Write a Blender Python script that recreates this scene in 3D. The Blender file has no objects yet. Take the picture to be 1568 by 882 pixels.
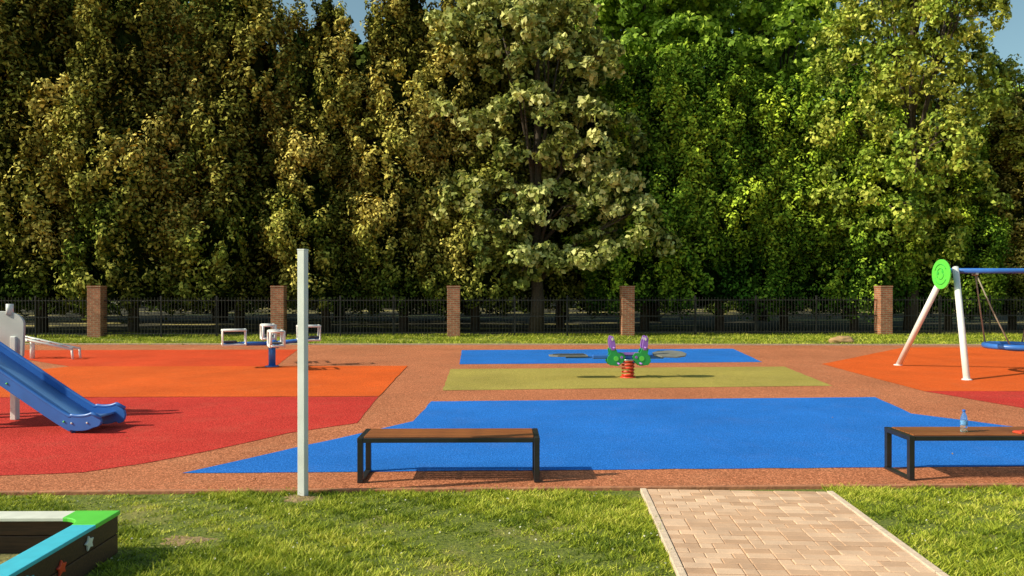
import bpy, math, random
import numpy as np
from mathutils import Vector, Matrix
random.seed(7); rng=np.random.default_rng(11)
S=bpy.context.scene
COL=S.collection

# ---------------------------------------------------------------- materials
def new_mat(name):
    m=bpy.data.materials.new(name); m.use_nodes=True
    nt=m.node_tree; b=nt.nodes['Principled BSDF']
    return m,nt,b
def N(nt,t,**kw):
    n=nt.nodes.new(t)
    for k,v in kw.items(): setattr(n,k,v)
    return n
def L(nt,a,b): nt.links.new(a,b)
def rgb(c): return (c[0],c[1],c[2],1)
def simple(name,c,rough=.5,metal=0,var=.12,scale=9,bump=0.0,bscale=60,spec=.5):
    m,nt,b=new_mat(name)
    tc=N(nt,'ShaderNodeTexCoord'); no=N(nt,'ShaderNodeTexNoise'); no.inputs['Scale'].default_value=scale; no.inputs['Detail'].default_value=6
    L(nt,tc.outputs['Object'],no.inputs['Vector'])
    r=N(nt,'ShaderNodeValToRGB'); r.color_ramp.elements[0].position=.3; r.color_ramp.elements[1].position=.7
    r.color_ramp.elements[0].color=rgb([x*(1-var) for x in c]); r.color_ramp.elements[1].color=rgb([min(1,x*(1+var)) for x in c])
    L(nt,no.outputs['Fac'],r.inputs['Fac']); L(nt,r.outputs['Color'],b.inputs['Base Color'])
    b.inputs['Roughness'].default_value=rough; b.inputs['Metallic'].default_value=metal
    b.inputs['Specular IOR Level'].default_value=spec
    if bump>0:
        n2=N(nt,'ShaderNodeTexNoise'); n2.inputs['Scale'].default_value=bscale; L(nt,tc.outputs['Object'],n2.inputs['Vector'])
        bp=N(nt,'ShaderNodeBump'); bp.inputs['Strength'].default_value=bump; bp.inputs['Distance'].default_value=.01
        L(nt,n2.outputs['Fac'],bp.inputs['Height']); L(nt,bp.outputs['Normal'],b.inputs['Normal'])
    return m
def mixc(nt,fac,a,b,typ='MIX'):
    n=N(nt,'ShaderNodeMix',data_type='RGBA',blend_type=typ)
    if isinstance(fac,(int,float)): n.inputs[0].default_value=fac
    else: L(nt,fac,n.inputs[0])
    for s,i in ((a,6),(b,7)):
        if isinstance(s,(tuple,list)): n.inputs[i].default_value=rgb(s)
        else: L(nt,s,n.inputs[i])
    return n.outputs[2]
def noise(nt,vec,scale,detail=4,rough=.55):
    n=N(nt,'ShaderNodeTexNoise'); n.inputs['Scale'].default_value=scale; n.inputs['Detail'].default_value=detail; n.inputs['Roughness'].default_value=rough
    L(nt,vec,n.inputs['Vector']); return n.outputs['Fac']
def ramp(nt,fac,p0,p1,c0=(0,0,0),c1=(1,1,1)):
    r=N(nt,'ShaderNodeValToRGB'); e=r.color_ramp.elements
    e[0].position=p0;e[1].position=p1;e[0].color=rgb(c0);e[1].color=rgb(c1)
    L(nt,fac,r.inputs['Fac']); return r.outputs['Color']
def rubber(name,c,alt=None,amt=.5,dustamt=.14):
    """bonded EPDM granules: speckle in two grain sizes + slow staining"""
    m,nt,b=new_mat(name); tc=N(nt,'ShaderNodeTexCoord'); v=tc.outputs['Object']
    dark=[x*.25 for x in c]; lite=[min(1,x*1.4+.05) for x in c]
    if alt is None: alt=dark
    col=mixc(nt,ramp(nt,noise(nt,v,60,2,.8),.42,.60),dark,lite)
    col=mixc(nt,ramp(nt,noise(nt,v,24,4,.85),.52,.64),col,alt)
    col=mixc(nt,amt,col,c)
    st=ramp(nt,noise(nt,v,.55,5,.6),.3,.75,(.82,.82,.82),(1.10,1.10,1.10))
    col=mixc(nt,1.0,col,st,'MULTIPLY')
    dust=ramp(nt,noise(nt,v,1.7,6,.7),.5,.85)
    d=N(nt,'ShaderNodeMath',operation='MULTIPLY'); L(nt,dust,d.inputs[0]); d.inputs[1].default_value=dustamt
    col=mixc(nt,d.outputs[0],col,(.5,.36,.22))
    L(nt,col,b.inputs['Base Color']); b.inputs['Roughness'].default_value=.92; b.inputs['Specular IOR Level'].default_value=.15
    bp=N(nt,'ShaderNodeBump'); bp.inputs['Strength'].default_value=.9; bp.inputs['Distance'].default_value=.007
    L(nt,noise(nt,v,70,2,.7),bp.inputs['Height']); L(nt,bp.outputs['Normal'],b.inputs['Normal'])
    return m
def leafmat(name,c0,c1,c2,trans=.3,rough=.6,green=None,nscale=.5):
    m,nt,b=new_mat(name)
    at=N(nt,'ShaderNodeAttribute',attribute_name='tint')
    def rp(a0,a1,a2):
        r=N(nt,'ShaderNodeValToRGB'); e=r.color_ramp.elements
        e[0].position=0;e[0].color=rgb(a0); e[1].position=1;e[1].color=rgb(a2)
        k=e.new(.5); k.color=rgb(a1)
        L(nt,at.outputs['Fac'],r.inputs['Fac']); return r.outputs['Color']
    col=rp(c0,c1,c2)
    if green:
        # second tint, chosen per leaf when the mesh is built (lower crown + patches)
        a2=N(nt,'ShaderNodeAttribute',attribute_name='greenness')
        col=mixc(nt,a2.outputs['Fac'],col,rp(*green))
    b.inputs['Roughness'].default_value=rough; b.inputs['Specular IOR Level'].default_value=.25
    L(nt,col,b.inputs['Base Color'])
    out=nt.nodes['Material Output']
    if trans>0:
        t=N(nt,'ShaderNodeBsdfTranslucent'); L(nt,col,t.inputs['Color'])
        mx=N(nt,'ShaderNodeMixShader'); mx.inputs[0].default_value=trans
        L(nt,b.outputs[0],mx.inputs[1]); L(nt,t.outputs[0],mx.inputs[2]); L(nt,mx.outputs[0],out.inputs['Surface'])
    else:
        df=N(nt,'ShaderNodeBsdfDiffuse'); L(nt,col,df.inputs['Color']); L(nt,df.outputs[0],out.inputs['Surface'])
    return m

# ---------------------------------------------------------------- mesh helpers
def link(o,parent=None):
    COL.objects.link(o)
    if parent: o.parent=parent
    return o
def mesh_obj(name,verts,faces,mat=None,parent=None,smooth=False,loc=(0,0,0),rot=(0,0,0)):
    me=bpy.data.meshes.new(name); me.from_pydata([tuple(v) for v in verts],[],faces); me.update()
    if mat: me.materials.append(mat)
    if smooth: me.polygons.foreach_set('use_smooth',[True]*len(me.polygons))
    o=bpy.data.objects.new(name,me); o.location=loc; o.rotation_euler=rot
    return link(o,parent)
def empty(name,loc=(0,0,0),rz=0):
    o=bpy.data.objects.new(name,None); o.empty_display_size=.2; o.location=loc; o.rotation_euler=(0,0,rz)
    return link(o)
def bev(o,w,seg=2):
    m=o.modifiers.new('bev','BEVEL'); m.width=w; m.segments=seg; m.limit_method='ANGLE'; return o
def box(name,c,s,mat,parent=None,rot=(0,0,0),bevel=0.004):
    x,y,z=s[0]/2,s[1]/2,s[2]/2
    v=[(-x,-y,-z),(x,-y,-z),(x,y,-z),(-x,y,-z),(-x,-y,z),(x,-y,z),(x,y,z),(-x,y,z)]
    f=[(0,3,2,1),(4,5,6,7),(0,1,5,4),(1,2,6,5),(2,3,7,6),(3,0,4,7)]
    o=mesh_obj(name,v,f,mat,parent,loc=c,rot=rot)
    if bevel: bev(o,bevel)
    return o
def sweep(pts,rad,n=10,closed=False):
    pts=[Vector(p) for p in pts]; V=[];F=[]
    m=len(pts)
    if not hasattr(rad,'__len__'): rad=[rad]*m
    prev=None
    for i,p in enumerate(pts):
        if closed: t=(pts[(i+1)%m]-pts[i-1]).normalized()
        else: t=(pts[min(i+1,m-1)]-pts[max(i-1,0)]).normalized()
        if prev is None:
            a=Vector((0,0,1)) if abs(t.z)<.9 else Vector((1,0,0))
            u=t.cross(a).normalized()
        else: u=(prev-t*prev.dot(t)).normalized()
        prev=u; w=t.cross(u)
        for k in range(n):
            an=2*math.pi*k/n; V.append(p+(u*math.cos(an)+w*math.sin(an))*rad[i])
    for i in range(m if closed else m-1):
        for k in range(n):
            a=i*n+k;b=i*n+(k+1)%n;j=((i+1)%m)*n
            F.append((a,b,j+(k+1)%n,j+k))
    if not closed:
        F.append(tuple(range(n))[::-1]); F.append(tuple((m-1)*n+k for k in range(n)))
    return V,F
def tube(name,pts,rad,mat,parent=None,n=12,closed=False):
    V,F=sweep(pts,rad,n,closed); return mesh_obj(name,V,F,mat,parent,smooth=True)
def lathe(name,prof,mat,parent=None,n=24,loc=(0,0,0)):
    V=[];F=[]
    for r,z in prof:
        for k in range(n):
            a=2*math.pi*k/n; V.append((r*math.cos(a),r*math.sin(a),z))
    for i in range(len(prof)-1):
        for k in range(n): F.append((i*n+k,i*n+(k+1)%n,(i+1)*n+(k+1)%n,(i+1)*n+k))
    F.append(tuple(range(n))[::-1]); F.append(tuple((len(prof)-1)*n+k for k in range(n)))
    return mesh_obj(name,V,F,mat,parent,smooth=True,loc=loc)
def prism(name,out,axis,d0,d1,mat,parent=None,bevel=.006):
    n=len(out); V=[]
    for d in (d0,d1):
        for a,b in out:
            V.append({'x':(d,a,b),'y':(a,d,b),'z':(a,b,d)}[axis])
    F=[tuple(range(n)),tuple(range(n,2*n))[::-1]]
    for i in range(n): j=(i+1)%n; F.append((i,i+n,j+n,j))
    me=bpy.data.meshes.new(name); me.from_pydata(V,[],F)
    import bmesh
    bm=bmesh.new(); bm.from_mesh(me); bmesh.ops.recalc_face_normals(bm,faces=bm.faces); bm.to_mesh(me); bm.free()
    me.materials.append(mat); o=link(bpy.data.objects.new(name,me),parent)
    if bevel: bev(o,bevel)
    return o
def wobble(pts,amp=.012,step=.35):
    out=[]
    for (x0,y0),(x1,y1) in zip(pts,pts[1:]+pts[:1]):
        Ln=math.hypot(x1-x0,y1-y0); n=max(1,int(Ln/step)); nx,ny=-(y1-y0)/Ln,(x1-x0)/Ln
        for k in range(n):
            t=k/n; a=random.uniform(-amp,amp); out.append((x0+(x1-x0)*t+nx*a,y0+(y1-y0)*t+ny*a))
    return out
def poly(name,pts,z,mat,wob=True):
    if wob: pts=wobble(pts)
    return mesh_obj(name,[(x,y,z) for x,y in pts],[tuple(range(len(pts)))],mat)

# ---------------------------------------------------------------- foliage helpers
def unit(a): return a/np.maximum(np.linalg.norm(a,axis=1,keepdims=True),1e-6)
def quads_mesh(name,P,Nn,sl,sw,tint,mat,bend=.25,green=None):
    n=len(P); Nn=unit(Nn)
    t=unit(np.cross(Nn,rng.normal(size=(n,3)))); b=np.cross(Nn,t)
    sl=sl[:,None]; sw=sw[:,None]
    V=np.empty((n,4,3))
    V[:,0]=P-t*sl; V[:,1]=P+b*sw+Nn*sw*bend; V[:,2]=P+t*sl-Nn*sl*bend; V[:,3]=P-b*sw+Nn*sw*bend
    me=bpy.data.meshes.new(name)
    me.vertices.add(n*4); me.vertices.foreach_set('co',V.reshape(-1).astype(np.float32))
    me.loops.add(n*4); me.loops.foreach_set('vertex_index',np.arange(n*4,dtype=np.int32))
    me.polygons.add(n); me.polygons.foreach_set('loop_start',np.arange(0,n*4,4,dtype=np.int32))
    a=me.attributes.new('tint','FLOAT','FACE'); a.data.foreach_set('value',np.clip(tint,0,1).astype(np.float32))
    if green is not None:
        a=me.attributes.new('greenness','FLOAT','FACE'); a.data.foreach_set('value',np.clip(green,0,1).astype(np.float32))
    me.materials.append(mat); me.update(); me.validate()
    return me
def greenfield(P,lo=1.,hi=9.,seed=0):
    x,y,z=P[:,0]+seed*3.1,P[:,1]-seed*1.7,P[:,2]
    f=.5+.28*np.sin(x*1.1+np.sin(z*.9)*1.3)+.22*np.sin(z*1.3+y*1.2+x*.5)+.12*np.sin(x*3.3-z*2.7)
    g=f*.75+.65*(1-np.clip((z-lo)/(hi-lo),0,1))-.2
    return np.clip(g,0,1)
def tufts(C,A,O,Lh,R,n,jit=.45,cut=-.45):
    m=len(C); idx=np.repeat(np.arange(m),n)
    D=unit(rng.normal(size=(m*n,3)))
    keep=(D*O[idx]).sum(1)>cut; D=D[keep]; idx=idx[keep]
    da=(D*A[idx]).sum(1,keepdims=True)
    k=rng.uniform(.50,1.15,size=(len(D),1))
    P=C[idx]+((D-A[idx]*da)*R[idx][:,None]+A[idx]*da*Lh[idx][:,None])*k
    Nn=D+rng.normal(size=D.shape)*jit
    return P,Nn,idx,k[:,0]
def trunk_geo(paths):
    V=[];F=[]
    for pts,rad in paths:
        v,f=sweep(pts,rad,8); o=len(V); V+=v; F+=[tuple(i+o for i in q) for q in f]
    return V,F

M_bark=simple('bark',(.07,.05,.035),.9,var=.4,scale=12,bump=.8,bscale=30)
def thuja_data(seed,H=14.,R=2.3,z0=1.5,mat=None):
    """thuja: bulging boughs made of upward sprays, shade of the hollows between put into leaf tint"""
    r=np.random.default_rng(seed); M=900
    u=r.uniform(size=M*3); prof=lambda h:np.where(h<.2,.80+.20*(h/.2),np.clip(1-((h-.2)/.8)**2.1,0,1)*.88+.12)
    h=u[r.uniform(size=M*3)<prof(u)][:M]; m=len(h)
    th=r.uniform(-np.pi,np.pi,m)
    K=40; bt=r.uniform(-np.pi,np.pi,K); bh=r.uniform(0,1,K); bs=r.uniform(.8,1.5,K); ba=r.uniform(.35,1.1,K)
    dth=(th[:,None]-bt[None]+np.pi)%(2*np.pi)-np.pi
    dz=(h[:,None]-bh[None])*(H-z0)
    dzz=np.where(dz>0,dz*1.25,dz/2.3)
    dd=np.sqrt((dth*R*.95)**2+dzz**2)/bs[None]
    bul=(np.clip(1-dd**2,0,1)*ba[None]).max(1)
    rr=R*prof(h)*r.uniform(.74,.93,m)+bul*1.2
    out=np.stack([np.cos(th),np.sin(th),np.zeros(m)],1)
    C=out*rr[:,None]; C[:,2]=z0+.3+h*(H-z0-.6)-r.uniform(0,.6,m)*(h<.08)
    A=unit(out*.50+np.array([0,0,1.])+r.normal(size=(m,3))*.24)
    Rr=r.uniform(.15,.36,m)*(.75+.35*prof(h)); Lh=Rr*r.uniform(1.7,3.0,m)
    P,Nn,idx,k=tufts(C,A,unit(out+np.array([0,0,.25])),Lh,Rr,112,.30)
    pt=r.uniform(.04,.34,m)+np.clip(bul,0,.9)*.50; t=pt[idx]+(k-.8)*.7+r.normal(size=len(P))*.075+(P[:,2]-C[idx,2])*.34  # bulges tinted lighter, hollows darker: light and shade painted into the leaves
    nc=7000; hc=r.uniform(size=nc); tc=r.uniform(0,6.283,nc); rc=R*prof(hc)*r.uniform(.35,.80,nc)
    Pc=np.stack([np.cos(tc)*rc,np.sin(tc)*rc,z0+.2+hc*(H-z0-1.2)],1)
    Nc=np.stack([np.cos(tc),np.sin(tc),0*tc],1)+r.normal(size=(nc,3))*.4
    P=np.concatenate([P,Pc]); Nn=np.concatenate([Nn,Nc]); t=np.concatenate([t,r.uniform(0,.05,nc)])  # core leaves tinted almost black, inner crown shade painted in
    sl=np.concatenate([r.uniform(.055,.11,len(P)-nc),r.uniform(.22,.36,nc)])
    sw=sl*np.concatenate([r.uniform(.42,.65,len(P)-nc),np.ones(nc)*.8])
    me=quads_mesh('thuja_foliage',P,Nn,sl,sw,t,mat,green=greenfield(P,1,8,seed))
    pa=[([(0,0,-.1),(.05,.02,2),(0,0,H*.8)],[.22,.16,.03])]
    for i in range(5):
        a=i*1.3+seed; pa.append(([(0,0,1.0+.2*i),(math.cos(a)*.6,math.sin(a)*.6,2.2+.2*i),(math.cos(a)*1.1,math.sin(a)*1.1,4.2)],[.09,.07,.03]))
    return me,trunk_geo(pa)
def decid_data(seed,lobes,mat,dens=10,n=150,leaf=(.07,.13),rcl=(.32,.62),flat=.62,tr=.26,fork=3.,droop=.25,jit=.6):
    r=np.random.default_rng(seed); Cs=[];Os=[]
    paths=[]
    top=max(l[2] for l in lobes)
    paths.append(([(0,0,-.1),(.08,0,fork*.5),(0,.05,fork),(.1,0,top*.6),(0,0,top)],[tr*1.25,tr,tr*.85,tr*.5,tr*.12]))
    for (x,y,z,ra) in lobes:
        m=int(dens*ra*ra)+4
        D=unit(r.normal(size=(m,3))); D[:,2]=D[:,2]*.9+.05
        Cs.append(np.array([x,y,z])+D*ra*r.uniform(.62,1.14,(m,1))*np.array([1,1,.9])); Os.append(unit(D+np.array([0,0,.4])))
        zb=min(z*.6,fork+ (z-fork)*.35) if z>fork else fork*.9
        mid=(x*.45,y*.45,(zb+z)/2+.3)
        paths.append(([(0,0,zb),mid,(x*.85,y*.85,z-.1)],[tr*.4,tr*.25,.03]))
        for q in range(3):
            d=D[q]*ra*.9; paths.append(([mid,(x*.8+d[0]*.4,y*.8+d[1]*.4,z+d[2]*.3),(x+d[0],y+d[1],z+d[2])],[tr*.18,.035,.012]))
    C=np.concatenate(Cs); O=np.concatenate(Os); m=len(C)
    R=r.uniform(rcl[0],rcl[1],m); A=unit(np.array([0,0,1.])+O*.4+r.normal(size=(m,3))*.35)
    P,Nn,idx,k=tufts(C,A,O,R*flat,R,n,jit,-.3)
    P[:,2]-=droop*(((P-C[idx])[:,:2]**2).sum(1))
    Nn[:,2]+=.25
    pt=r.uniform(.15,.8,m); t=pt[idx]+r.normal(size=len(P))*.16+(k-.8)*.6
    sl=r.uniform(leaf[0],leaf[1],len(P)); sw=sl*r.uniform(.5,.85,len(P))
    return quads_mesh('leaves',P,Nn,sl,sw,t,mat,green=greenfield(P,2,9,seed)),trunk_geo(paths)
trunk_cache={}
def place_tree(name,data,x,y,rz=0,s=(1,1,1)):
    me,(V,F)=data
    e=empty(name,(x,y,0),rz); e.scale=s
    o=bpy.data.objects.new('crown_foliage',me); link(o,e)
    key=me.name
    if key not in trunk_cache:
        b=mesh_obj('trunk_and_limbs',V,F,M_bark,e,smooth=True); trunk_cache[key]=b.data
    else:
        link(bpy.data.objects.new('trunk_and_limbs',trunk_cache[key]),e)
    return e

# ---------------------------------------------------------------- world, sun, camera
d=Vector((1,.26,-.76)).normalized()
el=math.asin(-d.z); az=math.atan2(-d.x,-d.y)
w=bpy.data.worlds.new('World'); S.world=w; w.use_nodes=True; nt=w.node_tree
bg=nt.nodes['Background']; sk=nt.nodes.new('ShaderNodeTexSky'); sk.sky_type='NISHITA'; sk.sun_disc=False
sk.sun_elevation=el; sk.sun_rotation=az%(2*math.pi); sk.air_density=1.0; sk.dust_density=1.6; sk.ozone_density=.6
mu=nt.nodes.new('ShaderNodeMix'); mu.data_type='RGBA'; mu.blend_type='MULTIPLY'; mu.inputs[0].default_value=1; mu.inputs[7].default_value=(1.0,1.14,.95,1)
nt.links.new(sk.outputs[0],mu.inputs[6]); nt.links.new(mu.outputs[2],bg.inputs[0]); bg.inputs[1].default_value=.135
sl=bpy.data.lights.new('sun','SUN'); sl.energy=5.0; sl.angle=math.radians(.5); sl.color=(1,.93,.70)
so=link(bpy.data.objects.new('sun',sl)); so.rotation_euler=d.to_track_quat('-Z','Y').to_euler(); so.location=(-20,-5,20)
cam=bpy.data.cameras.new('camera'); cam.lens=25.94; cam.sensor_width=36; cam.clip_end=600
co=link(bpy.data.objects.new('camera',cam)); co.location=(0,0,2.0); co.rotation_euler=(math.radians(90-.15),0,0); S.camera=co
S.view_settings.view_transform='Standard'; S.view_settings.look='None'; S.view_settings.exposure=0

# ---------------------------------------------------------------- ground
gm,nt,b=new_mat('lawn_ground'); tc=N(nt,'ShaderNodeTexCoord'); v=tc.outputs['Object']
c=mixc(nt,ramp(nt,noise(nt,v,30,5,.7),.35,.65),(.05,.08,.010),(.23,.26,.03))
c=mixc(nt,ramp(nt,noise(nt,v,1.3,6,.7),.52,.75),c,(.34,.28,.09))
L(nt,c,b.inputs['Base Color']); b.inputs['Roughness'].default_value=.95
bp=N(nt,'ShaderNodeBump'); bp.inputs['Strength'].default_value=.8; bp.inputs['Distance'].default_value=.03
L(nt,noise(nt,v,25,6,.7),bp.inputs['Height']); L(nt,bp.outputs['Normal'],b.inputs['Normal'])
poly('ground',[(-250,-60),(250,-60),(250,400),(-250,400)],0,gm,False)
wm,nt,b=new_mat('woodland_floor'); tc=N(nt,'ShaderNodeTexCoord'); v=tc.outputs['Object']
c=mixc(nt,ramp(nt,noise(nt,v,3,4,.7),.4,.6),(.012,.012,.006),(.040,.035,.013))  # litter colour kept near black, the shade under the trees painted in
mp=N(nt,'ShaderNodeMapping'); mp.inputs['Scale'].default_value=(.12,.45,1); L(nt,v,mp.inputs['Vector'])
c=mixc(nt,ramp(nt,noise(nt,mp.outputs[0],1,5,.65),.55,.60),c,(.50,.42,.13))  # pale streaks along x: sunlit ground painted into the floor colour
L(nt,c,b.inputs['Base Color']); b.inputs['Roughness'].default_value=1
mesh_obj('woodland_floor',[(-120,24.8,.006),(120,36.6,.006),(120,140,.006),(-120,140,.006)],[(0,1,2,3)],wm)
fl=lambda x:7.23+.028*x
M_terra=rubber('rubber_terracotta',(.58,.19,.085),(.20,.055,.022),.25)
M_blue=rubber('rubber_blue',(.009,.18,.72),(.005,.09,.40),.45,.05)
M_orange=rubber('rubber_orange',(.86,.115,.006),(.5,.05,.006),.42,.08)
M_ored=rubber('rubber_orange_red',(.80,.070,.010),(.45,.03,.01),.42,.08)
M_red=rubber('rubber_red',(.66,.034,.022),(.25,.012,.01),.30,.10)
M_olive=rubber('rubber_olive',(.46,.36,.075),(.16,.20,.04),.3)
poly('rubber_playground_surface',[(-26,fl(-26)),(26,fl(26)),(25,24.6),(-25,25.1)],.010,M_terra,False)
Z=.015
poly('rubber_zone_red',[(-15,13.05),(-2.40,13.26),(-2.25,10.7),(-3.03,9.96),(-3.60,8.97),(-4.12,8.25),(-4.58,7.86),(-5.4,7.72),(-15,7.35)],Z,M_red)
poly('rubber_zone_orange',[(-13.5,13.06),(-2.40,13.27),(-2.60,18.35),(-5.85,18.25),(-10.9,18.2)],Z+.004,M_orange)
poly('rubber_zone_orange_red',[(-10.9,18.21),(-5.85,18.26),(-6.7,23.1),(-16.8,22.8)],Z,M_ored)
poly('rubber_zone_blue_strip',[(-1.56,22.9),(7.0,23.4),(6.55,19.3),(-1.34,18.75)],Z,M_blue)
poly('rubber_zone_olive',[(-1.47,17.66),(6.71,18.2),(6.38,14.7),(-1.32,14.04)],Z,M_olive)
poly('rubber_zone_blue',[(-1.39,12.7),(6.5,13.2),(6.22,11.5),(6.75,10.85),(7.5,9.9),(8.1,9.1),(9.1,8.25),(-3.5,7.83),(-2.62,9.15),(-2.09,9.87),(-1.45,10.85)],Z,M_blue)
poly('rubber_zone_orange',[(7.9,18.8),(12.7,23.9),(18,23.9),(18,13.95),(7.79,13.95)],Z,M_orange)
poly('rubber_zone_red',[(7.79,13.94),(18,13.94),(18,10.9),(8.6,11.1)],Z,M_red)
M_kerb=simple('kerb_rubber',(.42,.17,.09),.9,var=.3,scale=14,bump=.5)
box('kerb',(0,7.2,.01),(52,.05,.05),M_kerb,rot=(0,0,math.atan(.028)),bevel=.008)
M_conc=simple('concrete_edging',(.45,.33,.24),.9,var=.2,scale=20,bump=.5)
box('kerb',(0,24.9,.02),(50,.08,.07),M_conc,rot=(0,0,-.01),bevel=.01)

# paved path
pm,nt,b=new_mat('paving_block'); at=N(nt,'ShaderNodeAttribute',attribute_name='tint'); tc=N(nt,'ShaderNodeTexCoord')
c=ramp(nt,at.outputs['Fac'],0,1,(.58,.35,.23),(.80,.54,.39))
st=ramp(nt,noise(nt,tc.outputs['Object'],3,8,.7),.3,.7,(.78,.78,.78),(1.08,1.06,1.02)); c=mixc(nt,1,c,st,'MULTIPLY')
st=ramp(nt,noise(nt,tc.outputs['Object'],140,3,.7),.3,.7,(.8,.8,.8),(1.1,1.1,1.1)); c=mixc(nt,1,c,st,'MULTIPLY')
L(nt,c,b.inputs['Base Color']); b.inputs['Roughness'].default_value=.9
path=empty('paved_path',(1.31,7.2,0),-math.atan(.053))
V=[];F=[];T=[]
W=1.70; row=0; y=-.05
while y>-9.5:
    x=0.0 if row%2 else -.1
    bd=.1
    while x<W-.001:
        wl=.2 if random.random()>.12 else .1
        x0=max(x,0); x1=min(x+wl,W); x+=wl
        if x1-x0<.02: continue
        g=.003; zt=.034+random.uniform(-.003,.003); i=len(V); t=random.random()**1.0
        for (a,bb,z) in ((x0+g,y-bd+g,.0),(x1-g,y-bd+g,.0),(x1-g,y-g,.0),(x0+g,y-g,.0)): V.append((a,bb,z))
        for (a,bb) in ((x0+g,y-bd+g),(x1-g,y-bd+g),(x1-g,y-g),(x0+g,y-g)): V.append((a,bb,zt-.004))
        h=.005
        for (a,bb) in ((x0+g+h,y-bd+g+h),(x1-g-h,y-bd+g+h),(x1-g-h,y-g-h),(x0+g+h,y-g-h)): V.append((a,bb,zt))
        fs=[(8,9,10,11)]+[(k,(k+1)%4,4+(k+1)%4,4+k) for k in range(4)]+[(4+k,4+(k+1)%4,8+(k+1)%4,8+k) for k in range(4)]
        for f in fs: F.append(tuple(i+q for q in f)); T.append(t)
    y-=bd; row+=1
o=mesh_obj('paving_blocks',V,F,pm,path); a=o.data.attributes.new('tint','FLOAT','FACE'); a.data.foreach_set('value',T)
M_joint=simple('joint_sand',(.34,.22,.13),.95,var=.3,scale=30)
box('joint_bed',(W/2,-4.8,.0125),(W,9.5,.025),M_joint,path,bevel=0)
M_edge=simple('edge_kerb_concrete',(.66,.50,.39),.9,var=.15,scale=25,bump=.4)
for xx,nm in ((-.035,'edging_left'),(W+.035,'edging_right')):
    for k in range(10): box(nm,(xx,-.5-.05-k,.02),(.06,.99,.045),M_edge,path,bevel=.006)

# ---------------------------------------------------------------- grass blades
M_grass=leafmat('grass_blades',(.11,.17,.012),(.42,.48,.035),(.80,.72,.15),.25)
def grass(name,x0,x1,yfun0,yfun1,n,hmin,hmax,wd,reject=None):
    x=rng.uniform(x0,x1,n); f=rng.uniform(size=n); y=yfun0(x)+(yfun1(x)-yfun0(x))*f
    dn=np.sin(x*2.3+1.3*np.sin(y*1.9))+np.sin(y*3.1+x*1.1)+.9*np.sin(x*7.1+y*9.3+np.sin(x*3))+.9*np.sin(x*17-y*23+2*np.sin(y*4))
    keep=rng.uniform(size=n)<np.clip(.62+.26*dn,.10,1)
    if reject is not None: keep&=~reject(x,y)
    x,y,dn=x[keep],y[keep],dn[keep]; n=len(x)
    h=rng.uniform(hmin,hmax,n)*(1+.30*np.clip(dn,-2,2)); a=rng.uniform(0,6.283,n); la=rng.uniform(0,6.283,n); le=h*rng.uniform(.4,1.6,n)
    V=np.zeros((n,3,3)); wv=wd*rng.uniform(.6,1.5,n)
    V[:,0,0]=x-np.cos(a)*wv; V[:,0,1]=y-np.sin(a)*wv
    V[:,1,0]=x+np.cos(a)*wv; V[:,1,1]=y+np.sin(a)*wv
    V[:,2,0]=x+np.cos(la)*le; V[:,2,1]=y+np.sin(la)*le; V[:,2,2]=h
    me=bpy.data.meshes.new(name)
    me.vertices.add(n*3); me.vertices.foreach_set('co',V.reshape(-1).astype(np.float32))
    me.loops.add(n*3); me.loops.foreach_set('vertex_index',np.arange(n*3,dtype=np.int32))
    me.polygons.add(n); me.polygons.foreach_set('loop_start',np.arange(0,n*3,3,dtype=np.int32))
    t=.40+.13*np.sin(x*1.7+y*2.9)+.12*np.sin(x*4.1-y*5.3)+.12*np.sin(x*11+y*17)+rng.normal(size=n)*.22
    at=me.attributes.new('tint','FLOAT','FACE'); at.data.foreach_set('value',np.clip(t,0,1).astype(np.float32))
    me.materials.append(M_grass); me.update(); me.validate()
    return link(bpy.data.objects.new(name,me))
def rej(x,y):
    px=1.31+(y-7.2)*.053
    r=(x>px-.05)&(x<px+1.75)
    r|=(x<-2.93)&(x>-4.95)&(y<5.58)&(y>3.5)
    r|=((x+2.57)**2/.10+(y-5.80)**2/.05<1)&(rng.uniform(size=len(x))<.75)
    r|=((x+1.97)**2/.06+(y-6.92)**2/.03<1)&(rng.uniform(size=len(x))<.85)
    return r
grass('lawn_grass',-7,7.5,lambda x:x*0+3.9,lambda x:fl(x)-.04,330000,.013,.042,.0052,rej)
grass('lawn_grass',-20,22,lambda x:x*0+24.95,lambda x:x*0+30.5,90000,.03,.09,.014)
n=420; x=rng.uniform(-6,6,n); y=rng.uniform(4.5,7.1,n); k=~rej(x,y); x,y=x[k],y[k]
P=np.stack([x,y,rng.uniform(.03,.045,len(x))],1)
M_clover=leafmat('clover_petals',(.5,.5,.38),(.6,.58,.45),(.7,.68,.55),.2)
me=quads_mesh('clover_flowers',P,np.tile([0,0,1.],(len(x),1))+rng.normal(size=P.shape)*.5,np.full(len(x),.009),np.full(len(x),.009),rng.uniform(size=len(x)),M_clover)
link(bpy.data.objects.new('clover_flowers',me))
n=110; x=rng.uniform(-14,14,n); y=rng.uniform(7.3,24.5,n); P=np.stack([x,y,np.full(n,.026)],1)
M_litter=leafmat('dry_leaf',(.12,.06,.02),(.3,.18,.05),(.45,.33,.1),.1)
me=quads_mesh('leaf_litter',P,np.tile([0,0,1.],(n,1))+rng.normal(size=P.shape)*.3,rng.uniform(.010,.02,n),rng.uniform(.006,.013,n),rng.uniform(size=n),M_litter)
link(bpy.data.objects.new('leaf_litter',me))

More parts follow.
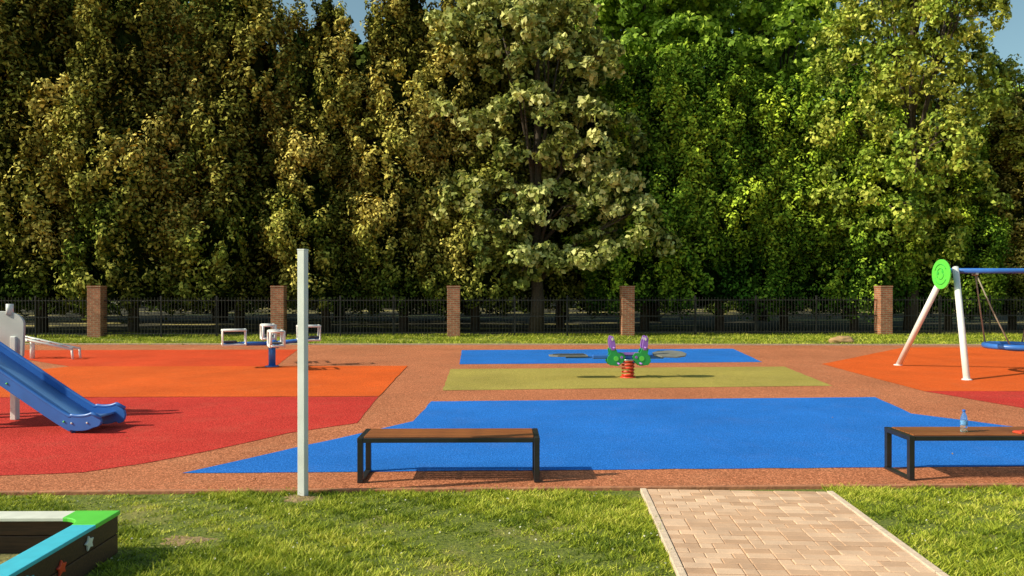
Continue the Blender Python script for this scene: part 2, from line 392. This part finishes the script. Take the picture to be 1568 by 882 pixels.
# ---------------------------------------------------------------- object materials
M_black=simple('black_steel',(.018,.018,.02),.4,var=.2,bump=.1)
M_white=simple('white_painted_steel',(.76,.77,.76),.42,var=.05,scale=5)
M_post=simple('galvanised_white',(.68,.69,.70),.45,var=.10,scale=3,bump=.1)
M_grey=simple('grey_panel',(.50,.50,.50),.5,var=.08,scale=5)
M_lgrey=simple('light_grey_plastic',(.20,.20,.19),.5,var=.15,scale=5)
M_dseat=simple('dark_seat_rubber',(.05,.055,.06),.7,var=.2)
M_bluep=simple('blue_plastic',(.035,.15,.52),.35,var=.12,scale=4)
M_bluel=simple('slide_bed_blue',(.14,.30,.62),.28,var=.10,scale=3)
M_steel=simple('brushed_steel',(.55,.56,.58),.3,metal=.9,var=.1)
M_green=simple('green_hdpe',(.12,.62,.07),.4,var=.06)
M_mgreen=simple('mid_green_hdpe',(.05,.44,.06),.4,var=.1)
M_dgreen=simple('dark_green_hdpe',(.02,.32,.07),.4,var=.1)
M_purple=simple('purple_hdpe',(.30,.13,.52),.4,var=.1)
M_redp=simple('red_powdercoat',(.70,.07,.03),.38,var=.08)
M_cyan=simple('cyan_board',(.06,.50,.68),.5,var=.08)
M_wboard=simple('white_board',(.70,.70,.64),.5,var=.08)
M_rope=simple('rope',(.28,.24,.18),.9,var=.2)
def wood(name,c0,c1,rough=.45):
    m,nt,b=new_mat(name); tc=N(nt,'ShaderNodeTexCoord'); mp=N(nt,'ShaderNodeMapping'); mp.inputs['Scale'].default_value=(1.5,22,22)
    L(nt,tc.outputs['Object'],mp.inputs['Vector'])
    f=noise(nt,mp.outputs[0],3,8,.65); c=ramp(nt,f,.3,.7,c0,c1)
    oi=N(nt,'ShaderNodeObjectInfo'); s=ramp(nt,oi.outputs['Random'],0,1,(.75,.75,.75),(1.15,1.1,1.05)); c=mixc(nt,1,c,s,'MULTIPLY')
    L(nt,c,b.inputs['Base Color']); b.inputs['Roughness'].default_value=rough
    bp=N(nt,'ShaderNodeBump'); bp.inputs['Strength'].default_value=.3; bp.inputs['Distance'].default_value=.003
    L(nt,f,bp.inputs['Height']); L(nt,bp.outputs['Normal'],b.inputs['Normal']); return m
M_slat=wood('stained_slat',(.15,.045,.015),(.38,.13,.035))
M_dwood=wood('dark_stained_wood',(.035,.018,.012),(.12,.055,.028),.6)

# ---------------------------------------------------------------- benches
def bench(x,y,rz):
    e=empty('park_bench',(x,y,.014),rz); Lg=1.84; D=.50; H=.455; t=.055
    for sx,nm in ((t/2,'left'),(Lg-t/2,'right')):
        box(f'leg_front_{nm}',(sx,t/2,H/2-.01),(t,t,H-.075),M_black,e)
        box(f'leg_rear_{nm}',(sx,D-t/2,H/2-.01),(t,t,H-.075),M_black,e)
        box(f'floor_bar_{nm}',(sx,D/2,.0135),(t+.003,D+.002,.027),M_black,e)
        box(f'top_bar_{nm}',(sx,D/2,H-.026),(t+.003,D+.003,.05),M_black,e)
    for sy,nm in ((.011,'front'),(D-.011,'rear')):
        box(f'rail_{nm}',(Lg/2,sy,H-.028),(Lg-2*t-.006,.022,.046),M_black,e)
    ns=5; wd=(D-.06)/ns
    for i in range(ns):
        box(f'slat_{i+1}',(Lg/2,.03+wd*(i+.5),H-.012),(Lg-2*t-.008,wd-.014,.036),M_slat,e,bevel=.006)
    for sx in (.25,.75): box('crosspiece',(Lg*sx,D/2,H-.043),(.04,D-.05,.02),M_black,e)
    return e
bench(-1.56,7.43,.012); bench(4.06,7.53,.012)
bt=empty('water_bottle',(4.73,7.72,.014+.4605))
M_pet,nt,b=new_mat('pet_plastic'); b.inputs['Base Color'].default_value=(.85,.93,.97,1); b.inputs['Roughness'].default_value=.06; b.inputs['Transmission Weight'].default_value=.92; b.inputs['IOR'].default_value=1.2
no=N(nt,'ShaderNodeTexNoise'); no.inputs['Scale'].default_value=40; bp=N(nt,'ShaderNodeBump'); bp.inputs['Strength'].default_value=.2; L(nt,no.outputs[0],bp.inputs['Height']); L(nt,bp.outputs[0],b.inputs['Normal'])
lathe('bottle_body',[(.026,0),(.033,.004),(.034,.03),(.032,.04),(.034,.05),(.034,.135),(.032,.15),(.026,.175),(.014,.2),(.0125,.212)],M_pet,bt)
lathe('bottle_cap',[(.0155,.211),(.016,.214),(.016,.230),(.014,.233)],simple('blue_cap',(.03,.12,.5),.4),bt)
lathe('bottle_label',[(.0345,.07),(.0349,.072),(.0349,.118),(.0345,.12)],simple('label',(.12,.3,.6),.5,var=.5,scale=60),bt)
bo=empty('red_booklet',(5.30,7.66,.014+.4615)); box('cover',(0,0,.008),(.15,.1,.016),M_redp,bo,rot=(0,0,.3)); box('pages',(.0,0,.0185),(.13,.085,.004),M_redp,bo,rot=(0,0,.3),bevel=.001)

p=empty('white_post',(-1.99,7.02,0),-.28); box('square_tube',(0,0,1.165),(.074,.074,2.35),M_post,p,bevel=.005)
box('cap',(0,0,2.345),(.079,.079,.012),M_post,p,bevel=.003)
def mound(name,x,y,rx,ry,h,mat):
    V=[];F=[];n=28;k=8
    for j in range(k+1):
        for i in range(n):
            a=6.283*i/n; r=j/k; wv=1+.22*math.sin(3*a+1)+.12*math.sin(7*a)
            z=h*(math.cos(r*math.pi)*.5+.5)+random.uniform(-.15,.15)*h*(r<1)-(.004 if r==1 else 0)
            V.append((x+rx*r*wv*math.cos(a),y+ry*r*wv*math.sin(a),z))
    for j in range(k):
        for i in range(n): F.append((j*n+i,j*n+(i+1)%n,(j+1)*n+(i+1)%n,(j+1)*n+i))
    return mesh_obj(name,V,F,mat,smooth=True)
M_earth=simple('bare_earth',(.30,.20,.10),.95,var=.4,scale=30,bump=.8,bscale=90)
mound('earth_patch',-1.99,6.95,.19,.13,.018,M_earth); mound('earth_patch',-2.57,5.80,.22,.12,.012,M_earth)

# ---------------------------------------------------------------- sandbox
sb=empty('sandbox',(-2.95,5.52,0),.01); Q=1.9; Ht=.31
for i in range(2):
    z=.075+i*.148; hh=.142
    box(f'plank_right_{i}',(-.0225,-Q/2,z),(.045,Q,hh),M_dwood,sb,bevel=.005)
    box(f'plank_left_{i}',(-Q+.0225,-Q/2,z),(.045,Q,hh),M_dwood,sb,bevel=.005)
    box(f'plank_back_{i}',(-Q/2,-.0225,z),(Q-.1,.045,hh),M_dwood,sb,bevel=.005)
    box(f'plank_front_{i}',(-Q/2,-Q+.0225,z),(Q-.1,.045,hh),M_dwood,sb,bevel=.005)
bw=.17
box('seat_board_right',(-bw/2+.01,-Q/2,Ht-.008),(bw,Q-.62,.026),M_cyan,sb)
box('seat_board_left',(-Q+bw/2,-Q/2,Ht-.008),(bw,Q-.62,.026),M_cyan,sb)
box('seat_board_back',(-Q/2,-bw/2+.01,Ht-.008),(Q-.62,bw,.026),M_wboard,sb)
box('seat_board_front',(-Q/2,-Q+bw/2,Ht-.008),(Q-.62,bw,.026),M_wboard,sb)
def corner(cx,cy,sx,sy,mat):
    pts=[(.012,.012),(-.32,.012),(-.32,-bw+.01)]
    for k in range(1,6):
        t=k/6*math.pi/2; r=.32-bw+.01
        pts.append((-.32+r*math.sin(t),-.32+r*math.cos(t)))
    pts+=[(-bw+.01,-.32),(.012,-.32)]
    prism('corner_seat',[(cx+sx*p,cy+sy*q) for p,q in pts],'z',Ht-.024,Ht+.008,mat,sb)
corner(0,0,1,1,M_green);corner(-Q,0,-1,1,M_green);corner(0,-Q,1,-1,M_green);corner(-Q,-Q,-1,-1,M_green)
M_sand=simple('sand',(.22,.20,.07),.95,var=.5,scale=20,bump=.8)
mesh_obj('sand_fill',[(-Q+.05,-Q+.05,.02),(-.05,-Q+.05,.02),(-.05,-.05,.02),(-Q+.05,-.05,.02)],[(0,1,2,3)],M_sand,sb)
def star(cy,cz,r,mat,rot=0):
    pts=[]
    for k in range(10):
        a=math.pi/2+k*math.pi/5+rot; q=r if k%2==0 else r*.52; pts.append((cy+q*math.cos(a),cz+q*math.sin(a)))
    prism('star_applique',pts,'x',.001,.018,mat,sb,bevel=.005)
star(-.40,.215,.055,M_wboard,.2); star(-.72,.165,.055,M_redp,.1); star(-1.05,.2,.055,M_cyan,.3)

# ---------------------------------------------------------------- slide
slide=empty('playground_slide',(-5.62,10.18,.014),-.10)
prof=[(.0,.19),(-.10,.16),(-.28,.16),(-.5,.24),(-1.95,1.13),(-2.25,1.28),(-2.5,1.32)]
def smoothp(p,k=6):
    out=[]
    for i in range(len(p)-1):
        p0=p[max(i-1,0)];p1=p[i];p2=p[i+1];p3=p[min(i+2,len(p)-1)]
        for j in range(k):
            t=j/k
            out.append(tuple(.5*((2*p1[a])+(-p0[a]+p2[a])*t+(2*p0[a]-5*p1[a]+4*p2[a]-p3[a])*t*t+(-p0[a]+3*p1[a]-3*p2[a]+p3[a])*t**3) for a in (0,1)))
    out.append(p[-1]); return out
pr=smoothp(prof)
V=[];F=[]
for x,z in pr:
    for yy in (-.235,.235): V.append((x,yy,z))
for i in range(len(pr)-1): F.append((2*i,2*i+2,2*i+3,2*i+1))
o=mesh_obj('chute_bed',V,F,M_bluel,slide,smooth=True); sm=o.modifiers.new('s','SOLIDIFY'); sm.thickness=.03
st=[(x,z+.006) for x,z in pr[:16]]; V=[];F=[]
for x,z in st:
    for yy in (-.22,.22): V.append((x,yy,z))
for i in range(len(st)-1): F.append((2*i,2*i+2,2*i+3,2*i+1))
mesh_obj('steel_exit',V,F,M_steel,slide,smooth=True)
for sgn,nm in ((-1,'near'),(1,'far')):
    hh=.07 if sgn<0 else .12
    up=[(x,z+hh) for x,z in pr]; dn=[(x,z-.12) for x,z in pr]
    nose=[(.03+.11*math.cos(a),.165+(.08+.04*(sgn>0))*math.sin(a)) for a in [-1.5,-1.0,-.5,0,.5,1.0,1.5]]
    out=dn[::-1]+nose+up
    prism(f'side_panel_{nm}',out,'y',sgn*.26-.02,sgn*.26+.02,M_bluep,slide,bevel=.012)
    tube(f'top_roll_{nm}',[(x,sgn*.26,z+hh+.01) for x,z in [(.12,.13)]+pr],.026,M_bluep,slide)
    for k in (4,12,17,21,24,30):
        x,z=pr[k]; lathe('bolt_cap',[(.0,-.006),(.014,-.004),(.012,.006),(.004,.009)],M_green if k%2 else M_wboard,slide,n=10,loc=(x,sgn*.287,z-.02)).rotation_euler=(math.pi/2*(1 if sgn<0 else -1),0,0)
tube('foot',[(-.32,-.2,.14),(-.32,-.2,-.01)],.028,M_bluep,slide); tube('foot',[(-.32,.2,.14),(-.32,.2,-.01)],.028,M_bluep,slide)
tw=empty('play_tower',(-7.95,10.6,.014),-.10)
for ix,x in enumerate((-.9,-.06)):
    for iy,yy in enumerate((-.5,.5)):
        box(f'post_{ix}{iy}',(x,yy,.95),(.1,.1,1.9),M_white,tw,bevel=.012); lathe('post_cap',[(.07,1.9),(.072,1.92),(.05,1.97),(.01,1.985)],M_white,tw,n=16,loc=(x,yy,0))
box('deck',(-.48,0,1.3),(1.0,1.1,.06),M_dwood,tw)
arc=[(-.42+.42*math.cos(a)*1,1.55+.34*math.sin(a)) for a in np.linspace(0,math.pi,15)]
prism('guard_panel_rear',[(x-.06,z) for x,z in [(.0,.95)]+[(p[0]+.0,p[1]) for p in arc]+[(-.84,.95)]],'y',.555,.585,M_grey,tw)
prism('guard_panel_front',[(x-.06,z) for x,z in [(.0,1.2)]+[(p[0]+.0,p[1]) for p in arc]+[(-.84,1.2)]],'y',-.585,-.555,M_grey,tw)
box('wing_leg',(.52,.42,.62),(.09,.09,1.24),M_white,tw,bevel=.01)
wing=[(.02,1.02),(.66,.94),(.68,1.40)]+[(.37+.31*math.cos(a),1.42+.19*math.sin(a)) for a in np.linspace(.15,1.5,8)]+[(.02,1.62)]
prism('wing_panel',wing,'y',.40,.44,M_grey,tw)
tube('wing_knob',[(.44,.42,1.56),(.44,.42,1.72)],.05,M_white,tw)

# ---------------------------------------------------------------- seesaw
ss=empty('seesaw',(-12.75,20.2,.014),-.06)
for yy in (-.16,.16): tube('beam_rail',[(-1.4,yy,.72),(.85,yy,.26)],.035,M_white,ss)
for k in range(7):
    t=k/6; tube('rung',[(-1.3+2*t,-.16,.70-.41*t),(-1.3+2*t,.16,.70-.41*t)],.022,M_white,ss)
tube('end_leg',[(.83,-.16,.27),(.86,-.16,0)],.03,M_white,ss); tube('end_leg',[(.83,.16,.27),(.86,.16,0)],.03,M_white,ss)
tube('pivot_post',[(-.4,0,0),(-.4,0,.48)],.06,M_white,ss); tube('pivot_axle',[(-.4,-.22,.5),(-.4,.22,.5)],.035,M_white,ss)
tube('handle',[(-1.15,-.16,.68),(-1.15,-.16,.92),(-1.15,.16,.92),(-1.15,.16,.68)],.02,M_white,ss)

# ---------------------------------------------------------------- four-seat seesaw
ms=empty('four_seat_seesaw',(-5.92,18.2,.014),.42)
tube('centre_post',[(0,0,0),(0,0,.56)],.085,M_bluep,ms,16); lathe('base_flange',[(.17,0),(.17,.02),(.1,.03)],M_bluep,ms)
lathe('hub',[(.13,.50),(.14,.54),(.14,.62),(.08,.66)],M_bluep,ms)
for k in range(4):
    a=k*math.pi/2; ca,sa=math.cos(a),math.sin(a); R3=lambda x,y,z:(x*ca-y*sa,x*sa+y*ca,z)
    zt=.60+(.05 if k in(0,1) else -.01)
    tube(f'arm_{k+1}',[R3(0,0,.57),R3(.5,0,(.57+zt)/2),R3(1.14,0,zt)],.05,M_bluep,ms)
    prism(f'seat_{k+1}',[R3(p,q,0)[:2] for p,q in ((.82,-.10),(.9,-.13),(1.12,-.12),(1.15,0),(1.12,.12),(.9,.13),(.82,.10))],'z',zt+.045,zt+.075,M_dseat,ms)
    for sy in (-.15,.15):
        tube(f'side_frame_{k+1}',[R3(.62,sy,zt-.02),R3(.62,sy,zt+.33),R3(1.14,sy,zt+.33),R3(1.14,sy,zt-.02)],.032,M_white,ms,8,True)
    for rx in (.62,1.14): tube(f'cross_rail_{k+1}',[R3(rx,-.15,zt+.33),R3(rx,.15,zt+.33)],.030,M_white,ms,8); tube(f'cross_foot_{k+1}',[R3(rx,-.15,zt),R3(rx,.15,zt)],.028,M_white,ms,8)

# ---------------------------------------------------------------- spring rocker
sr=empty('spring_rocker',(2.52,16.03,.014),.05)
tb=[(.12*math.cos(t),.12*math.sin(t),.02+.36*t/(2*math.pi*5)) for t in np.linspace(0,2*math.pi*5,120)]
tube('coil_spring',tb,.024,M_redp,sr,8)
lathe('spring_base',[(.17,-.004),(.17,.02),(.12,.03)],M_redp,sr); lathe('spring_top_plate',[(.15,.375),(.15,.40),(.1,.41)],M_steel,sr)
box('cross_beam',(0,0,.45),(1.56,.11,.085),M_bluep,sr,bevel=.02)
box('beam_cap',(0,0,.515),(.5,.17,.05),M_purple,sr,bevel=.01)
def ell(cx,cz,rx,rz,n=18,a0=0,a1=2*math.pi): return [(cx+rx*math.cos(a),cz+rz*math.sin(a)) for a in np.linspace(a0,a1,n,endpoint=False)]
def tulip(cx,s):
    pts=[(-.16,.28),(-.22,.36),(-.20,.46),(-.15,.52),(-.17,.62),(-.12,.68),(-.03,.64),(.02,.54),(.13,.54),(.19,.46),(.13,.34),(.03,.26)]
    return [(cx+s*x,z) for x,z in pts]
for cx,s in ((-.26,1),(.26,-1)):
    for yy in (-.10,.10):
        prism('figure_panel',tulip(cx,s),'y',yy-.016,yy+.016,M_dgreen,sr,bevel=.005)
        prism('figure_head',[(cx+s*x,z) for x,z in ((-.13,.60),(-.155,.72),(-.16,.84),(-.13,.91),(-.085,.90),(-.05,.80),(-.03,.68),(-.05,.60))],'y',yy-.022,yy+.022,M_purple,sr,bevel=.004)
        prism('figure_spot',ell(cx-s*.02,.42,.055,.055,14),'y',yy-.025,yy+.025,M_green,sr,bevel=.003)
        prism('figure_spot',ell(cx-s*.10,.84,.022,.035,14),'y',yy-.03,yy+.03,M_wboard,sr,bevel=.003)
        prism('figure_spot',ell(cx+s*.10,.45,.03,.03,12),'y',yy-.025,yy+.025,M_purple,sr,bevel=.003)
    tube('hand_bar',[(cx-s*.08,-.26,.66),(cx-s*.08,.26,.66)],.02,M_purple,sr)
    tube('foot_bar',[(cx+s*.02,-.28,.32),(cx+s*.02,.28,.32)],.02,M_purple,sr)
o=prism('seat_plate_right',[(.55,-.07),(.70,-.20),(1.02,-.23),(1.22,-.15),(1.29,0),(1.22,.15),(1.02,.23),(.70,.20),(.55,.07)],'z',0,.03,M_lgrey,sr); o.location=(0,0,.49); o.rotation_euler=(.22,0,0)
o=prism('seat_plate_left',[(-.90,-.19),(-1.55,-.19),(-1.72,-.10),(-1.72,.10),(-1.55,.19),(-.90,.19)],'z',0,.03,M_lgrey,sr); o.location=(0,0,.47)
o=prism('seat_pad_left',[(-.95,-.15),(-1.5,-.15),(-1.64,-.07),(-1.64,.07),(-1.5,.15),(-.95,.15)],'z',0,.014,M_dseat,sr); o.location=(0,0,.501)
box('beam_extension_left',(-1.05,0,.445),(.62,.07,.04),M_bluep,sr); box('beam_extension_right',(.95,0,.455),(.4,.07,.05),M_bluep,sr)

# ---------------------------------------------------------------- swing set
sw=empty('swing_set',(0,0,0))
top=Vector((10.02,16.95,2.42))
tube('leg_front_left',[(9.62,15.6,0),top+Vector((.12,-.08,0))],.068,M_white,sw,14); tube('leg_rear_left',[(9.68,18.5,0),top+Vector((0,.1,-.05))],.068,M_white,sw,14)
lathe('foot_plate',[(.10,.0),(.10,.02),(.07,.03)],M_white,sw,loc=(9.62,15.6,.012)); lathe('foot_plate',[(.10,.0),(.10,.02),(.07,.03)],M_white,sw,loc=(9.68,18.5,.012))
tr=Vector((13.6,17.0,2.42))
tube('leg_front_right',[(14.0,15.6,0),tr],.065,M_white,sw,14); tube('leg_rear_right',[(14.0,18.5,0),tr],.065,M_white,sw,14)
tube('cross_beam',[top+Vector((.05,0,-.07)),tr+Vector((0,0,-.07))],.06,M_bluep,sw,14)
prism('disc_sign',ell(16.8,2.27,.36,.34,32),'x',9.76,9.79,M_green,sw)
for ra,a0,a1 in ((.24,.4,2.6),(.24,3.6,5.9),(.14,-.6,2.2),(.12,2.9,5.2)):
    tube('disc_engraving',[(9.757,16.8+ra*math.cos(a),2.27+ra*math.sin(a)*.95) for a in np.linspace(a0,a1,12)],.010,M_mgreen,sw,6)
for yy,zz in ((16.72,2.33),(16.9,2.30)): prism('disc_engraving',ell(yy,zz,.035,.04,10),'x',9.75,9.759,M_mgreen,sw,bevel=.002)
cx,cy,cz,R=11.62,17.0,.62,.62
ring=[(cx+R*math.cos(a),cy+R*math.sin(a),cz) for a in np.linspace(0,6.283,40,endpoint=False)]
tube('nest_ring',ring,.065,M_bluep,sw,10,True)
M_net=simple('net_blue',(.03,.10,.35),.8)
for i in range(-4,5):
    t=i*.13; h=math.sqrt(max(R*R-t*t,0))
    sag=lambda s:(1-(s*s+t*t)/(R*R))*.10
    tube('net_cord',[(cx+t,cy+s,cz-sag(s)) for s in np.linspace(-h,h,9)],.012,M_net,sw,6)
    tube('net_cord',[(cx+s,cy+t,cz-sag(s)-.008) for s in np.linspace(-h,h,9)],.012,M_net,sw,6)
for a in (.785,2.356,3.927,5.498):
    px=cx+(.45 if math.cos(a)>0 else -.95)
    tube('suspension_rope',[(cx+R*math.cos(a),cy+R*math.sin(a),cz+.05),(px*.5+(cx+R*math.cos(a))*.5,cy+R*.5*math.sin(a),1.45),(px,cy,2.33)],.016,M_rope,sw,6)
for px in (cx+.45,cx-.95): box('hanger',(px,17.0,2.3),(.07,.16,.1),M_steel,sw,bevel=.01)

import bmesh
bm=bmesh.new(); bmesh.ops.create_icosphere(bm,subdivisions=4,radius=1)
from mathutils import noise as mn
for vv in bm.verts:
    k=1+.22*mn.noise(vv.co*1.6)+.06*mn.noise(vv.co*6); vv.co*=k; vv.co.x*=.44; vv.co.y*=.28; vv.co.z*=.17
me=bpy.data.meshes.new('boulder'); bm.to_mesh(me); bm.free(); me.materials.append(simple('tan_stone',(.42,.25,.12),.9,var=.25,scale=6,bump=.8,bscale=20))
me.polygons.foreach_set('use_smooth',[True]*len(me.polygons)); o=link(bpy.data.objects.new('boulder',me)); o.location=(11.6,25.9,.08)

# ---------------------------------------------------------------- fence + brick pillars
bm_,nt,b=new_mat('brick'); tc=N(nt,'ShaderNodeTexCoord'); sp=N(nt,'ShaderNodeSeparateXYZ'); L(nt,tc.outputs['Object'],sp.inputs[0])
ad=N(nt,'ShaderNodeMath',operation='ADD'); L(nt,sp.outputs[0],ad.inputs[0]); L(nt,sp.outputs[1],ad.inputs[1])
cb=N(nt,'ShaderNodeCombineXYZ'); L(nt,ad.outputs[0],cb.inputs[0]); L(nt,sp.outputs[2],cb.inputs[1])
bk=N(nt,'ShaderNodeTexBrick'); bk.inputs['Scale'].default_value=1; bk.inputs['Brick Width'].default_value=.25; bk.inputs['Row Height'].default_value=.077; bk.inputs['Mortar Size'].default_value=.012
bk.inputs['Color1'].default_value=(.50,.17,.09,1); bk.inputs['Color2'].default_value=(.33,.10,.05,1); bk.inputs['Mortar'].default_value=(.42,.30,.20,1)
L(nt,cb.outputs[0],bk.inputs['Vector']); L(nt,mixc(nt,1,bk.outputs['Color'],ramp(nt,noise(nt,tc.outputs['Object'],5,6,.7),.3,.7,(.6,.6,.6),(1.2,1.2,1.2)),'MULTIPLY'),b.inputs['Base Color']); b.inputs['Roughness'].default_value=.9
bp=N(nt,'ShaderNodeBump'); bp.inputs['Distance'].default_value=.01; L(nt,bk.outputs['Fac'],bp.inputs['Height']); bp.invert=True; L(nt,bp.outputs[0],b.inputs['Normal'])
fy=lambda x:29.25+.05*x
PX=[-36.5,-29.5,-22.7,-16.0,-9.1,-2.3,4.6,15.1,22,29]
for x in PX:
    e=empty('brick_pillar',(x,fy(x),0),.05)
    box('shaft',(0,0,.97),(.50,.50,1.96),bm_,e,bevel=.008); box('cap_course',(0,0,1.98),(.53,.53,.06),bm_,e,bevel=.01)
M_fence=simple('dark_fence_steel',(.02,.018,.016),.6,var=.3)
V=[];F=[]
def addbox(x0,x1,yc,w,z0,z1):
    i=len(V)
    for z in (z0,z1): 
        for (xx,yy) in ((x0,-w),(x1,-w),(x1,w),(x0,w)): V.append((xx,fy(xx)+yc+yy,z))
    for f in ((0,3,2,1),(4,5,6,7),(0,1,5,4),(1,2,6,5),(2,3,7,6),(3,0,4,7)): F.append(tuple(i+q for q in f))
for a,bb in zip(PX[:-1],PX[1:]):
    x0,x1=a+.27,bb-.27
    for z in (.14,.78,1.42): addbox(x0,x1,0,.014,z,z+.04)
    n=int((x1-x0)/.125)
    for k in range(1,n):
        x=x0+(x1-x0)*k/n; addbox(x-.007,x+.007,-.022,.007,.06,1.56)
    m=max(2,round((x1-x0)/2.3))
    for k in range(1,m):
        x=x0+(x1-x0)*k/m; addbox(x-.03,x+.03,.045,.03,0,1.62)
mesh_obj('metal_fence',V,F,M_fence)

# ---------------------------------------------------------------- trees
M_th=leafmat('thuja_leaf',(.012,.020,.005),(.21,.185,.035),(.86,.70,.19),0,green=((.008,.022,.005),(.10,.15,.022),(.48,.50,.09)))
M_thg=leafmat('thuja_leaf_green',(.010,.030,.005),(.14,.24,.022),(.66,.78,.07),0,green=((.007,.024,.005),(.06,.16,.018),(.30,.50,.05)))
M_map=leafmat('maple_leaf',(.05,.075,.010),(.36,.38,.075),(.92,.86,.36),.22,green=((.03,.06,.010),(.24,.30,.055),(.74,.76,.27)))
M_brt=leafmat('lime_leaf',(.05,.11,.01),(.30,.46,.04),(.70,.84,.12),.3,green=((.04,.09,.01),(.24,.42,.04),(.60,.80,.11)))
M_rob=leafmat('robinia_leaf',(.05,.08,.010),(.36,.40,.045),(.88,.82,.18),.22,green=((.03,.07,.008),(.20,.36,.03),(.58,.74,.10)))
M_drk=leafmat('dark_leaf',(.02,.035,.006),(.08,.11,.02),(.22,.25,.05),0)
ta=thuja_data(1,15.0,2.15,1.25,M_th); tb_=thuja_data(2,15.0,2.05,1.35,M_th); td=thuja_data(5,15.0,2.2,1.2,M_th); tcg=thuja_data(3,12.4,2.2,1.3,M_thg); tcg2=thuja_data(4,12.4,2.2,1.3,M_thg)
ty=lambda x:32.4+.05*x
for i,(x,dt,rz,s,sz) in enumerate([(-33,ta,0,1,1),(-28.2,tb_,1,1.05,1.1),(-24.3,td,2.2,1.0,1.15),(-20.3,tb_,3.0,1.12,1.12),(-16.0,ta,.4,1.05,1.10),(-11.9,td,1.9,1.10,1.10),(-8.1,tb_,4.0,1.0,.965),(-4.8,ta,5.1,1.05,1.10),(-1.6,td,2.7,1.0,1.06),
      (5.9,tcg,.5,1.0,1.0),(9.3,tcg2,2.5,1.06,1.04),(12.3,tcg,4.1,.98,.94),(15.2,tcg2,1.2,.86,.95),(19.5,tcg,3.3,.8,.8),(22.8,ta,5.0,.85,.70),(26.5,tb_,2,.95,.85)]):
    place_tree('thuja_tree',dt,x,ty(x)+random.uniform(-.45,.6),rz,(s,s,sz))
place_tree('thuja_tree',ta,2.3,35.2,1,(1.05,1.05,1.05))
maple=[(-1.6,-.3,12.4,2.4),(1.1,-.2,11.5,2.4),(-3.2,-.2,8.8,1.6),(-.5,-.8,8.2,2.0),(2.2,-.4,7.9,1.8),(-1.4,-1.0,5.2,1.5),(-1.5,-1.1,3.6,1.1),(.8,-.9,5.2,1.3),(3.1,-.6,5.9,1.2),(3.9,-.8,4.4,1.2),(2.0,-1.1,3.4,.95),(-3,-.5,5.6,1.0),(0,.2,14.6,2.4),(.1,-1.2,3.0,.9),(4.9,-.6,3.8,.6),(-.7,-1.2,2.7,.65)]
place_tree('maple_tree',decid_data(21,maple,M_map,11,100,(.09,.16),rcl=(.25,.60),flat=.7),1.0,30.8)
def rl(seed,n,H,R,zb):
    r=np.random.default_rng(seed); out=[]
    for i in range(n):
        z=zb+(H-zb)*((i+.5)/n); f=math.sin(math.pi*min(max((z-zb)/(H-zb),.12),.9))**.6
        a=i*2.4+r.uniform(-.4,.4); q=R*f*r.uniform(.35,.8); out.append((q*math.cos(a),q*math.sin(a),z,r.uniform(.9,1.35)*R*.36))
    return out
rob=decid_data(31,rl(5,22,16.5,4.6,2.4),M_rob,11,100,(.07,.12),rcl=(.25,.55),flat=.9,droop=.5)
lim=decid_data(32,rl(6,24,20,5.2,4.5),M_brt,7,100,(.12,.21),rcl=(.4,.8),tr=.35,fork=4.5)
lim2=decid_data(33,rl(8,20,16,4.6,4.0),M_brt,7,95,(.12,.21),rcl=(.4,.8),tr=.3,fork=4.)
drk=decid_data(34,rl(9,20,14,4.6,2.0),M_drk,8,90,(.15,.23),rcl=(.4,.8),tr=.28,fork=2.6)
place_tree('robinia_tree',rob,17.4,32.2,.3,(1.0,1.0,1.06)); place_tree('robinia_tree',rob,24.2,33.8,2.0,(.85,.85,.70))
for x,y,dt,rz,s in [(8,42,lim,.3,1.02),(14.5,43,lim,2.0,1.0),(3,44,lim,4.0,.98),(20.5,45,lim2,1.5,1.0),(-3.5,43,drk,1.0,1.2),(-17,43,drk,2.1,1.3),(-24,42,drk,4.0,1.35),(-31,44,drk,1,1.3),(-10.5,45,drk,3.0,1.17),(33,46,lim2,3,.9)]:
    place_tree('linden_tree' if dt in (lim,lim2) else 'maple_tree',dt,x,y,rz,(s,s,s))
m=800; C=np.stack([rng.uniform(-75,75,m),rng.uniform(66,76,m),rng.uniform(.3,10,m)],1); A=np.tile([0,0,1.],(m,1)); O=np.tile([0,-.7,.5],(m,1)); R=rng.uniform(1.2,2.4,m)
P,Nn,idx,k=tufts(C,A,unit(O),R*.8,R,80,.6,-.4)
me=quads_mesh('background_trees',P,Nn,rng.uniform(.25,.5,len(P)),rng.uniform(.18,.35,len(P)),rng.uniform(0,.6,m)[idx]+rng.normal(size=len(P))*.1,M_drk)
link(bpy.data.objects.new('background_trees',me))
m=200; C=np.stack([rng.uniform(-60,60,m),rng.uniform(50,62,m),rng.uniform(.1,.9,m)],1); A=np.tile([0,0,1.],(m,1)); O=np.tile([0,-.5,.7],(m,1)); R=rng.uniform(.5,1.1,m)
P,Nn,idx,k=tufts(C,A,unit(O),R*.7,R,110,.6,-.6)
me=quads_mesh('undergrowth',P,Nn,rng.uniform(.10,.22,len(P)),rng.uniform(.08,.16,len(P)),rng.uniform(0,.5,m)[idx]+rng.normal(size=len(P))*.1,M_drk)
link(bpy.data.objects.new('undergrowth',me))
